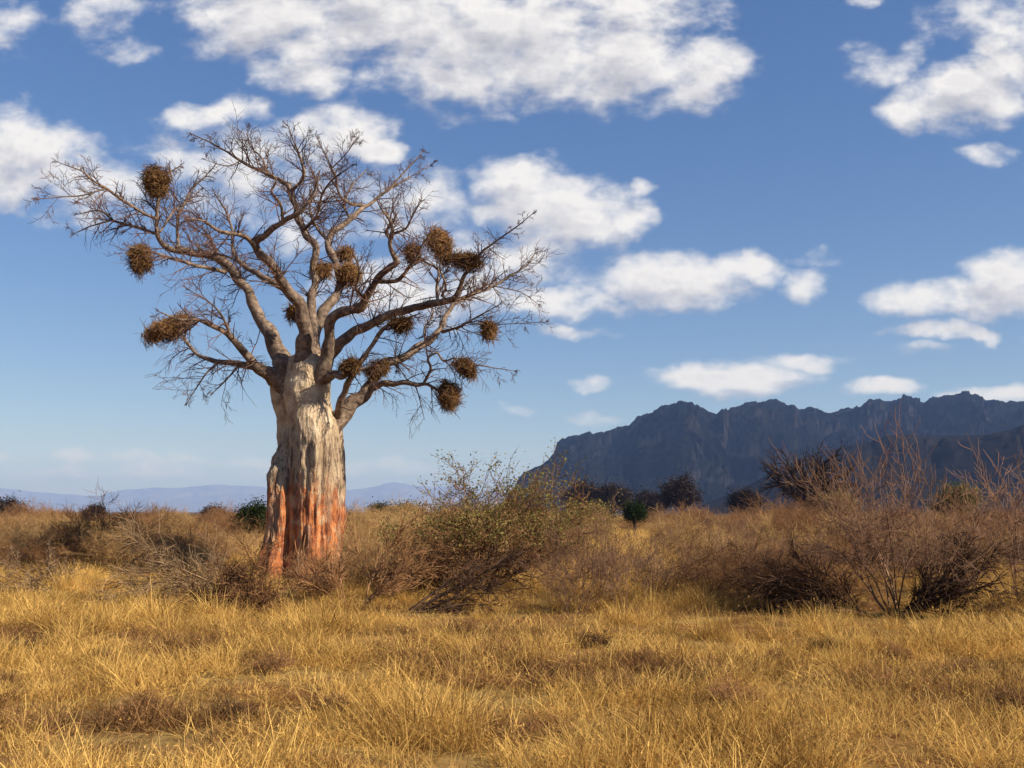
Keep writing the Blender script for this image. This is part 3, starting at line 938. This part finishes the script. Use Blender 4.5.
def tuft(seed, nbl, h, spread, wide, lean, segs=3, mat=None):
    rng = random.Random(seed)
    mb = MB()
    for _ in range(nbl):
        a = rng.uniform(0, 2 * PI)
        rr = spread * math.sqrt(rng.random())
        p = Vector((rr * math.cos(a), rr * math.sin(a), -.02))
        hh = h * rng.uniform(.45, 1.15)
        az = a + rng.gauss(0, 1.5)
        e = abs(rng.gauss(0, lean)) + .08
        d = Vector((math.cos(az) * math.sin(e), math.sin(az) * math.sin(e), math.cos(e)))
        sd = Vector((-math.sin(az), math.cos(az), 0))
        fc = rng.uniform(-1, 1)
        sd = (sd * math.cos(fc) + d.cross(sd) * math.sin(fc))
        bend = rng.uniform(.1, 1.3) + (1.3 if rng.random() < .25 else 0)
        w = wide * rng.uniform(.6, 1.3)
        vs = []
        for s in range(segs + 1):
            t = s / segs
            ww = w * (1 - t * .75)
            vs += [tuple(p - sd * ww), tuple(p + sd * ww)]
            d = (d + Vector((math.cos(az), math.sin(az), -.35)) * (bend / segs)).normalized()
            p = p + d * (hh / segs)
        tone = min(1, max(0, rng.gauss(.5, .27)))
        mb.add(vs, [[2 * s, 2 * s + 1, 2 * s + 3, 2 * s + 2] for s in range(segs)], tone=tone)
        if rng.random() < .05 and wide < .005:      # seed head
            b = rng.uniform(.02, .04)
            q0 = p
            for _k in range(3):
                dd = (d + rnd_perp(d, rng) * .5).normalized()
                sd2 = rnd_perp(dd, rng) * .003
                mb.add([tuple(q0 - sd2), tuple(q0 + sd2), tuple(q0 + dd * b)], None, [[0, 1, 2]], tone=min(1, tone + .25))
    o = mb.build("grass_tuft", mat or M_grass, link=False)
    tufts.objects.link(o)


for s in range(5):
    tuft(100 + s, 120, .26, .22, .0030, .85)          # 0-4 ordinary
for s in range(3):
    tuft(200 + s, 90, .46, .15, .0032, .32)          # 5-7 tall, upright
for s in range(2):
    tuft(300 + s, 110, .19, .30, .0032, 1.05)          # 8-9 low, matted
for s in range(3):
    tuft(400 + s, 60, .48, .50, .0085, .40, 2)       # 10-12 coarse, for far away
M_herb = twig_mat('reddish_dry_herb', (0.085, 0.04, 0.018), (0.40, 0.21, 0.085), .2, .6, .5)
for s in range(2):
    tuft(500 + s, 120, .20, .22, .0032, .8, 3, M_herb)   # 13-14 brown matted herbs
# scatter
pts = []
for (y0, y1, dens) in ((4.5, 14, 32), (14, 26, 19), (26, 45, 9.5), (45, 80, 4.5), (80, 160, 1.3), (160, 300, .25)):
    wN, wF = 0.66 * y0 + 3, 0.66 * y1 + 3
    N = int(dens * (2 * wF) * (y1 - y0))
    yv = rngg.uniform(y0, y1, N)
    xv = rngg.uniform(-wF, wF, N)
    keep = np.abs(xv) < 0.66 * yv + 3
    pts.append(np.stack([xv[keep], yv[keep]], -1))
pts = np.concatenate(pts)
X, Yv = pts[:, 0], pts[:, 1]
patch = fbm(X / .95, Yv / .95, 0, 3, 71)
big = fbm(X / 6.0, Yv / 6.0, 0, 3, 73)
tall = fbm(X / 3.5, Yv / 2.2, 0, 3, 79)
keepp = np.clip((patch - .41) / .08, 0.36, 1) * np.clip((big - .25) / .12, .5, 1)
track = np.exp(-((Yv - (14.2 + .02 * X + (big - .5) * 1.5)) / .38) ** 2) * np.clip((fbm(X / 3.0, 7.7, 0, 2, 83) - .40) * 7, 0, 1)
keepp = keepp * (1 - .9 * track)
d_tr = np.hypot(X - T0.x, Yv - T0.y)
keepp = keepp * np.clip((d_tr - 1.1) / .5, 0, 1)
sel = rngg.random(len(X)) < keepp
X, Yv, tall, patch, big = X[sel], Yv[sel], tall[sel], patch[sel], big[sel]
N = len(X)
idx = rngg.integers(0, 5, N)
lowm = (rngg.random(N) < .34) | (patch < .42)
idx = np.where(lowm, rngg.integers(8, 10, N), idx)
tm_ = rngg.random(N) < np.clip((tall - .47) * 6, 0.02, .85) * np.where(Yv < 13, .12, 1.0)
idx = np.where(tm_, rngg.integers(5, 8, N), idx)
idx = np.where((Yv > 24) & (rngg.random(N) < .55), rngg.integers(5, 8, N), idx)
idx = np.where(Yv > 40, rngg.integers(10, 13, N), idx)
herb = fbm(X / 1.4, Yv / 1.1, 0, 3, 91)
idx = np.where((rngg.random(N) < np.clip((herb - .555) * 9, 0.03, .75)) & (Yv < 40), rngg.integers(13, 15, N), idx)
scl = rngg.uniform(.6, 1.25, N) * (.75 + .6 * np.clip((patch - .3) * 2, 0, .8)) * (.8 + .5 * (big))
rotz = rngg.uniform(0, 2 * PI, N)
tilt = rngg.normal(0, .12, (N, 2))
zv = ground_z(X, Yv)
me = bpy.data.meshes.new("grass")
me.vertices.add(N)
me.vertices.foreach_set("co", np.stack([X, Yv, zv], -1).astype(np.float32).ravel())
at = me.attributes.new("rot", 'FLOAT_VECTOR', 'POINT')
at.data.foreach_set("vector", np.stack([tilt[:, 0], tilt[:, 1], rotz], -1).astype(np.float32).ravel())
at = me.attributes.new("scl", 'FLOAT', 'POINT')
at.data.foreach_set("value", scl.astype(np.float32))
at = me.attributes.new("pick", 'INT', 'POINT')
at.data.foreach_set("value", idx.astype(np.int32))
me.materials.append(M_grass)
grass = bpy.data.objects.new("grass", me)
COL.objects.link(grass)
tag(grass, "dry yellow savanna grass covering the plain", "grass", None, "stuff")
ng = bpy.data.node_groups.new("grass_scatter", 'GeometryNodeTree')
ng.interface.new_socket("Geometry", in_out='INPUT', socket_type='NodeSocketGeometry')
ng.interface.new_socket("Geometry", in_out='OUTPUT', socket_type='NodeSocketGeometry')
a = ng.nodes.new("NodeGroupInput")
z_ = ng.nodes.new("NodeGroupOutput")
ci = ng.nodes.new("GeometryNodeCollectionInfo")
ci.inputs["Collection"].default_value = tufts
ci.inputs["Separate Children"].default_value = True
ci.inputs["Reset Children"].default_value = True
ip = ng.nodes.new("GeometryNodeInstanceOnPoints")
ip.inputs["Pick Instance"].default_value = True


def named(n, t):
    nd = ng.nodes.new("GeometryNodeInputNamedAttribute")
    nd.data_type = t
    nd.inputs["Name"].default_value = n
    return [s for s in nd.outputs if s.enabled and s.name == "Attribute"][0]


ng.links.new(a.outputs[0], ip.inputs["Points"])
ng.links.new(ci.outputs[0], ip.inputs["Instance"])
ng.links.new(named("pick", 'INT'), ip.inputs["Instance Index"])
ng.links.new(named("scl", 'FLOAT'), ip.inputs["Scale"])
er = ng.nodes.new("FunctionNodeEulerToRotation")
ng.links.new(named("rot", 'FLOAT_VECTOR'), er.inputs[0])
ng.links.new(er.outputs[0], ip.inputs["Rotation"])
ng.links.new(ip.outputs[0], z_.inputs[0])
md = grass.modifiers.new("scatter", 'NODES')
md.node_group = ng

# ------------------------------------------------------------------ shrubs
PROTO = {}


def proto(key, name, mat, seed, stems, L, r, lev, habit, leafmat=None, nleaf=0, lsize=.06, lspread=.06, **kw):
    tips = [] if nleaf else None
    mb, rng = shrub_bm(seed, stems, L, r, lev, habit, tips=tips, **kw)
    o = mb.build(name, mat, link=False)
    lf = None
    if nleaf:
        lb = MB()
        leaves(lb, tips, nleaf, lsize, lspread, rng)
        lf = lb.build("foliage", leafmat, link=False)
    PROTO[key] = (name, o.data, lf.data if lf else None, leafmat)


for s in range(4):
    proto(f"dome{s}", "thorn_bush", (M_twig_tan, M_twig_brown)[s % 2], 10 + s, 13, 1.5, .022, 3, DOME, lean=(15, 75))
for s in range(3):
    proto(f"red{s}", "upright_shrub", M_twig_red, 20 + s, 9, 1.15, .012, 3, dict(UPRIGHT, rmin=.0034, kids={3: 5, 2: 5, 1: 5}, wander=.36, angle=(18, 60), up=.4), lean=(5, 38), base=.4)
for s in range(2):
    proto(f"tall{s}", "tall_shrub", (M_twig_red, M_twig_tan)[s], 30 + s, 11, 1.5, .018, 3, dict(UPRIGHT, rmin=.0034, kids={3: 5, 2: 6, 1: 5}, angle=(20, 75), wander=.46, up=.32), lean=(8, 48), base=.3)
for s in range(2):
    proto(f"olive{s}", "leafy_bush", M_twig_brown, 40 + s, 11, 1.4, .020, 3, DOME, M_leaf_olive, 2600, .05, .05, lean=(15, 70))
for s in range(2):
    proto(f"dry{s}", "dry_leaf_bush", M_twig_tan, 50 + s, 11, 1.4, .018, 3, DOME, M_leaf_dry, 2400, .045, .05, lean=(15, 70))
for s in range(3):
    proto(f"weed{s}", "dry_weed", (M_twig_brown, M_twig_dark, M_twig_brown)[s], 60 + s, 14, .22, .004, 2, dict(DOME, rmin=.0020, kids={2: 9, 1: 8}), lean=(10, 70), base=.10)
proto("dark0", "dark_bush", M_twig_brown, 70, 12, 1.3, .022, 3, DOME, lean=(15, 75))
proto("dark1", "dark_bush", M_twig_dark, 71, 10, 1.4, .022, 3, ARCH, lean=(15, 60))
COUNT = {}


def put(key, loc, s, rz, label, cat, group=None, sz=None, name=None):
    nm, me, lf, lm = PROTO[key]
    nm = name or nm
    o = bpy.data.objects.new(nm, me)
    COL.objects.link(o)
    o.location = loc
    o.scale = (s, s, s * (sz or 1))
    o.rotation_euler = (0, 0, rz)
    tag(o, label, cat, group)
    if lf is not None:
        f = bpy.data.objects.new("foliage", lf)
        COL.objects.link(f)
        f.parent = o
    return o


rs_ = random.Random(404)
# (key, px, Y, scale, z-stretch, label, category)  -- shrubs one can point at
NAMED = [
    ("tall0", 894, 18.2, 1.12, 1.2, "tall wispy reddish shrub, the highest bush on the right side", "shrub"),
    ("tall1", 945, 22.5, .8, .9, "pale-twigged shrub standing just behind the tall reddish one on the right", "shrub"),
    ("dome3", 690, 20.5, .55, .8, "brown spreading bush at the left end of the right-hand thicket, beside the dark low bush", "bush"),
    ("dome1", 832, 19.5, .6, .8, "brown tangled bush crowding the left side of the tall reddish shrub", "bush"),
    ("dark0", 770, 19.5, .95, .8, "dark tangled bush in shadow left of the tall reddish shrub", "bush"),
    ("dark1", 735, 21, .8, .8, "dark low bush at the left end of the right-hand thicket", "bush"),
    ("tall0", 1014, 21, 1.2, 1.15, "reddish shrub cut by the right edge of the picture", "shrub"),
    ("dark1", 1000, 18, .8, .7, "dark sprawling bush at the foot of the shrub at the right edge", "bush"),
    ("red0", 620, 18.6, .75, 1.0, "reddish-brown shrub of upright stems, largest in the middle of the grass", "shrub"),
    ("red1", 572, 18, .65, .95, "reddish upright shrub nearest the green bush, on its right", "shrub"),
    ("red2", 660, 20, .8, .9, "thin reddish shrub just right of the largest upright one", "shrub"),
    ("red1", 590, 20.5, .85, 1.0, "reddish shrub behind the two front upright ones mid-field", "shrub"),
    ("dome1", 335, 21, .6, .9, "leafless bush in front of the baobab trunk, on its right", "bush"),
    ("dome0", 375, 24, .65, .8, "tan leafless bush between the baobab and the green bush", "bush"),
    ("dome1", 118, 31, 1.1, .95, "round reddish-brown bush standing highest in the left thicket", "bush"),
    ("dome3", 70, 29, .85, .8, "dark brown bush near the left edge above the fallen branches", "bush"),
]
for key, px, Y, s, szz, label, cat in NAMED:
    put(key, G(px, Y), s, rs_.uniform(0, 6.28), label, cat, None, szz)

# belts of bushes nobody could tell apart
BELTS = [
    # keys, px range, Y range, count, scale range, label, cat, group
    (["dome0", "dome2", "dry0", "dome1"], (-60, 250), (27, 42), 34, (.45, .8), "dry tan or brown bush in the thicket to the left of the baobab", "bush", "bushes left of the baobab"),
    (["dome1", "dome3", "dome0", "dry0"], (-80, 265), (42, 85), 38, (.6, 1.0), "small brown bush in the farther scrub to the left of the baobab", "bush", "scrub far left"),
    (["dome0", "dry1", "dome2"], (345, 560), (25, 45), 22, (.55, .9), "dry tan bush between the baobab and the middle of the plain", "bush", "bushes behind the green bush"),
    (["olive1", "dome0", "dry0", "olive0"], (340, 640), (48, 95), 34, (.8, 1.2), "greenish or tan bush on the far plain in the middle", "bush", "far bushes mid-plain"),
    (["dome1", "dry0", "dome0", "red2", "dark0", "red0"], (690, 1070), (22, 36), 44, (.5, .9), "dry brown bush in the thicket around the tall reddish shrub", "bush", "bushes in the right thicket"),
    (["dome3", "dome1", "red0", "red1", "dome2", "dark0"], (640, 1090), (36, 75), 70, (.6, 1.1), "brown bush in the scrub that runs behind the right-hand thicket", "bush", "scrub behind the right thicket"),
    (["dome3", "dark0", "dome1"], (560, 1100), (80, 150), 44, (.8, 1.4), "dark brown bush at the far edge of the plain below the mountains", "bush", "far scrub under the mountains"),
    (["olive0", "olive1"], (-60, 260), (32, 70), 9, (.5, .8), "small olive-green leafy bush among the brown scrub to the left of the baobab", "bush", "green bushes left of the baobab"),
    (["dome1", "dark0", "dome3"], (-80, 560), (90, 170), 46, (1.0, 1.5), "faint brown bush at the far edge of the plain towards the hazy hills", "bush", "far scrub under the hazy hills"),
]
for keys, pr, yr, n, sr, label, cat, group in BELTS:
    placed = []
    tries = 0
    while len(placed) < n and tries < n * 30:
        tries += 1
        px = rs_.uniform(*pr)
        Y = yr[0] + (yr[1] - yr[0]) * rs_.random() ** .8
        s = rs_.uniform(*sr)
        g = G(px, Y)
        if any((g - h).length < 1.0 * (s + t_) * .7 for h, t_ in placed):
            continue
        if (g - T0).length < 2.6:
            continue
        if 590 < px < 735 and 50 < Y < 95 and rs_.random() < .8:     # the open strip of yellow grass
            continue
        placed.append((g, s))
        put(rs_.choice(keys), g, s, rs_.uniform(0, 6.28), label, cat, group, rs_.uniform(.75, 1.05))

# dry weeds in the grass
WEEDS = [(465, 14.5), (595, 13.7), (585, 14.2), (450, 15.2), (400, 8.2), (385, 8.9), (515, 8.0), (525, 7.6), (805, 7.4), (900, 8.0), (880, 7.6), (1010, 9.5), (955, 11.6), (690, 10.9),
         (730, 9.8), (890, 12.6), (1000, 15.5), (275, 11.4), (255, 12.0), (20, 7.9), (10, 10.6), (150, 9.2), (240, 9.0), (620, 10.6), (640, 12.3), (110, 12.4), (330, 9.4), (770, 12.6), (40, 13.3), (990, 8.2), (560, 11.6), (820, 13.6)]
for n_, (px, Y) in enumerate(WEEDS):
    if Y < 8.3:
        continue
    put(f"weed{n_ % 3}", G(px, Y), rs_.uniform(.5, .95), rs_.uniform(0, 6.28), "small dark dried weed poking up through the yellow foreground grass", "weed", "dried weeds in the foreground grass")

# --- the half-green bush in the middle
gb = empty("green_bush", G(470, 21.5))
tag(gb, "half-green thorny bush with leaning stems to the right of the baobab", "bush")
S = dict(DOME, wander=.36, up=.18, rmin=.005)
tips = []
S["tips"] = tips
mb = MB()
rng = random.Random(909)
for (az, e, L, r) in ((0, 50, 1.7, .05), (15, 62, 1.9, .04), (175, 45, 1.4, .04), (190, 58, 1.3, .035), (80, 20, 1.6, .05), (270, 25, 1.5, .04), (340, 38, 1.8, .045), (30, 30, 1.9, .05), (350, 15, 1.9, .045), (150, 30, 1.3, .03), (10, 70, 1.8, .03)):
    L *= .97
    a_, e_ = math.radians(az), math.radians(e)
    grow(mb, Vector((rng.uniform(-.2, .2), rng.uniform(-.2, .2), -.05)), Vector((math.cos(a_) * math.sin(e_), math.sin(a_) * math.sin(e_), math.cos(e_))), r, L, 3, rng, S)
mb.build("branches", M_twig_brown, gb)
gb.scale = (1.16, 1.16, 1.0)
hi = [t for t in tips if t[0].z > 1.1 and rng.random() < .35 + .9 * mnoise.noise(t[0] * 1.6) + .3 * (t[0].z - 1.4)]
lb = MB()
leaves(lb, hi, 8000, .05, .06, rng)
lb.build("foliage", M_leaf_olive, gb)
put("olive1", G(545, 29), .6, 1.0, "low leafy bush against the right flank of the half-green bush", "bush", None, .9)
put("olive0", G(432, 27.5), .85, 2.2, "leafy bush just left of the half-green bush", "bush", None, .95)


# --- fallen dead branches
def deadfall(label, px, Y, az, n, L, r, seed, mat, lean=(60, 84), habit=None):
    mb, _ = shrub_bm(seed, n, L, r, 3, dict(habit or ARCH, up=-.1, rmin=.006), lean=lean, az=az, base=.25)
    o = mb.build("fallen_branch", mat)
    o.location = G(px, Y)
    tag(o, label, "branch")
    return o


deadfall("heap of pale dead branches lying in the grass left of the baobab foot", 262, 20.5, (140, 215), 9, 1.9, .028, 1, M_twig_grey, (62, 86))
deadfall("broken pale branches lying at the left edge of the grass", 72, 22.5, (120, 230), 7, 1.1, .026, 2, M_twig_grey, (50, 80))
deadfall("dark dead branch arching to the right from the foot of the tall reddish shrub", 884, 17.6, (-25, 30), 8, 1.35, .04, 3, M_twig_dark, (42, 66))
deadfall("dark dead branch sprawling to the left from the foot of the tall reddish shrub", 880, 17.8, (160, 200), 7, 1.5, .035, 4, M_twig_dark, (58, 76))
deadfall("dark leaning branch at the left foot of the half-green bush", 402, 18.5, (-15, 25), 5, 1.4, .035, 5, M_twig_dark, (50, 68))
deadfall("thin bare branches in front of the baobab trunk, leaning right", 355, 19.0, (10, 170), 7, 1.0, .018, 6, M_twig_brown, (15, 50), UPRIGHT)

deadfall("tangle of brown twigs lying across the grass before the left foot of the baobab trunk", 285, 19.2, (120, 260), 9, 1.0, .018, 7, M_twig_brown, (55, 85), DOME)

# ------------------------------------------------------------------ far trees
def far_tree(name, label, px, Y, top_py, width_px, mat, kind, seed, leafmat=None, trunk_h=.22, group=None, flat=.8, mtrunk=None):
    base = G(px, Y)
    H = P(px, top_py, Y).z - base.z
    W = width_px / FPX * Y * .5
    t = empty(name, base)
    tag(t, label, "tree", group)
    rng = random.Random(seed)
    tb = MB()
    hh = H * trunk_h
    r = H * .045 if kind != "bare" else H * .07
    pts = [(0, 0, -.3), (rng.uniform(-.1, .1), 0, hh * .5), (rng.uniform(-.2, .2), 0, hh)]
    tb.tube(pts, [r * 1.25, r, r * .9], 8)
    tb.build("trunk", mtrunk or M_twig_far, t)
    cb = MB()
    tips = []
    S = dict(DOME, wander=.3, up=.1, rmin=.00011 * Y if kind == "bare" else .0002 * Y, tips=tips, kids={3: 6, 2: 6, 1: 4} if kind == 'bare' else {3: 6, 2: 6, 1: 5}, floor=False, lk=(.3, .55) if kind == 'bare' else (.5, .75), angle=(25, 60))
    WK = .78 if kind == 'bare' else .50
    for k_ in range(14 if kind == "bare" else 12):
        a_ = (k_ + rng.random() * .7) / 7 * 2 * PI
        e_ = rng.uniform(.15, 1.0)
        end = Vector((math.cos(a_) * W * WK * math.sin(e_ + .45), math.sin(a_) * W * WK * math.sin(e_ + .45), (H - hh) * WK * math.cos(e_ * flat)))
        grow(cb, Vector((0, 0, hh * .9)), end.normalized(), r * .55, end.length, 3, rng, S)
    c_ = cb.build("crown", mat, t)
    if leafmat:
        lb = MB()
        hi = [x for x in tips if x[0].z > hh * .9]
        leaves(lb, hi, 6000, .0018 * Y, .003 * Y, rng, .3)
        lb.build("foliage", leafmat, c_)
    return t


far_tree("leafless_tree", "big bare dark tree with spreading limbs on the right, before the mountain foot", 812, 130, 450, 92, M_twig_far, "bare", 1, None, .24)
far_tree("round_tree", "dark domed tree at the left of the pair below the mountain's left end", 584, 260, 477, 36, M_twig_far, "dome", 2, M_twig_far)
far_tree("round_tree", "dark domed tree at the right of the pair below the mountain's left end", 614, 250, 480, 40, M_twig_far, "dome", 3, M_twig_far)
far_tree("round_tree", "wide dark domed tree standing alone below the middle of the mountain", 682, 210, 474, 48, M_twig_far, "dome", 4, M_twig_far)
far_tree("round_tree", "low dark tree in the dip beside the wide domed one", 648, 270, 491, 30, M_twig_far, "dome", 5, M_twig_far)
far_tree("round_tree", "dim dark tree left of the big bare tree", 746, 200, 489, 34, M_twig_far, "dome", 6, M_twig_far)
#far_tree("round_tree", "dark bushy tree just behind the big bare tree", 772, 170, 486, 40, M_twig_far, "dome", 16, M_twig_far)
far_tree("umbrella_tree", "tiny dark green rounded tree on a thin stem in the yellow grass", 635, 75, 500, 20, M_leaf_dark, "dome", 7, M_leaf_dark, .55, None, 1.3)
far_tree("dark_tree", "small dark evergreen tree close behind the left side of the baobab trunk", 255, 48, 497, 34, M_leaf_dark, "dome", 8, M_leaf_dark, .35)
far_tree("grey_tree", "grey-violet leafless tree at the far left edge", 8, 120, 501, 48, M_twig_far, "dome", 9, M_twig_far)
far_tree("small_tree", "small dark tree on the left skyline", 95, 150, 508, 20, M_twig_far, "dome", 10, M_twig_far)
far_tree("small_tree", "small dark tree on the skyline just left of the baobab trunk", 214, 150, 508, 20, M_twig_far, "dome", 11, M_twig_far)
far_tree("small_tree", "dark little tree on the skyline just right of the baobab trunk", 380, 140, 505, 26, M_leaf_dark, "dome", 12, M_leaf_dark)
far_tree("green_tree", "rounded olive-green tree right of the half-green bush", 588, 62, 500, 60, M_twig_brown, "dome", 13, M_leaf_olive, .2)
far_tree("green_tree", "pale green tree right of the big bare tree", 842, 70, 486, 40, M_twig_brown, "dome", 14, M_leaf_olive, .2)
far_tree("green_tree", "dark green rounded tree far right below the dark hill", 960, 85, 478, 46, M_twig_brown, "dome", 15, M_leaf_green, .2)
far_tree("green_tree", "small green tree between the baobab and the half-green bush", 405, 85, 503, 40, M_twig_brown, "dome", 17, M_leaf_green, .2)

# ------------------------------------------------------------------ haze
hb = MB()
w, b0, h1 = 25900, -18, 760
vs = [(x, y, z_h) for z_h in (b0, h1) for y in (-w, w) for x in (-w, w)]
hb.add(vs, [[0, 2, 3, 1], [4, 5, 7, 6], [0, 1, 5, 4], [1, 3, 7, 5], [3, 2, 6, 7], [2, 0, 4, 6]])
M_haze = bpy.data.materials.new("haze_air")
M_haze.use_nodes = True
nt = NT(M_haze.node_tree)
pv = nt.n("ShaderNodeVolumePrincipled", inp={"Color": (.32, .50, 1.0, 1), "Absorption Color": (.36, .36, .36, 1), "Density": 9.5e-5, "Anisotropy": 0.0})
out = nt.n("ShaderNodeOutputMaterial")
nt.link(pv.outputs[0], out.inputs["Volume"])
hz = hb.build("haze", M_haze, smooth=False)
tag(hz, kind="stuff")

# ------------------------------------------------------------------ render settings
scene.render.engine = 'CYCLES'
cy = scene.cycles
cy.use_denoising = True
try:
    cy.denoiser = 'OPENIMAGEDENOISE'
    cy.denoising_input_passes = 'RGB_ALBEDO_NORMAL'
except Exception:
    pass
cy.max_bounces = 5
cy.diffuse_bounces = 3
cy.transmission_bounces = 2
cy.volume_bounces = 0
cy.transparent_max_bounces = 8
cy.caustics_reflective = cy.caustics_refractive = False
cy.use_adaptive_sampling = True
cy.adaptive_threshold = 0.015
vs_ = scene.view_settings
vs_.view_transform = 'Standard'
vs_.look = 'None'
vs_.exposure = 0.68
vs_.gamma = 1
vs_.use_curve_mapping = False
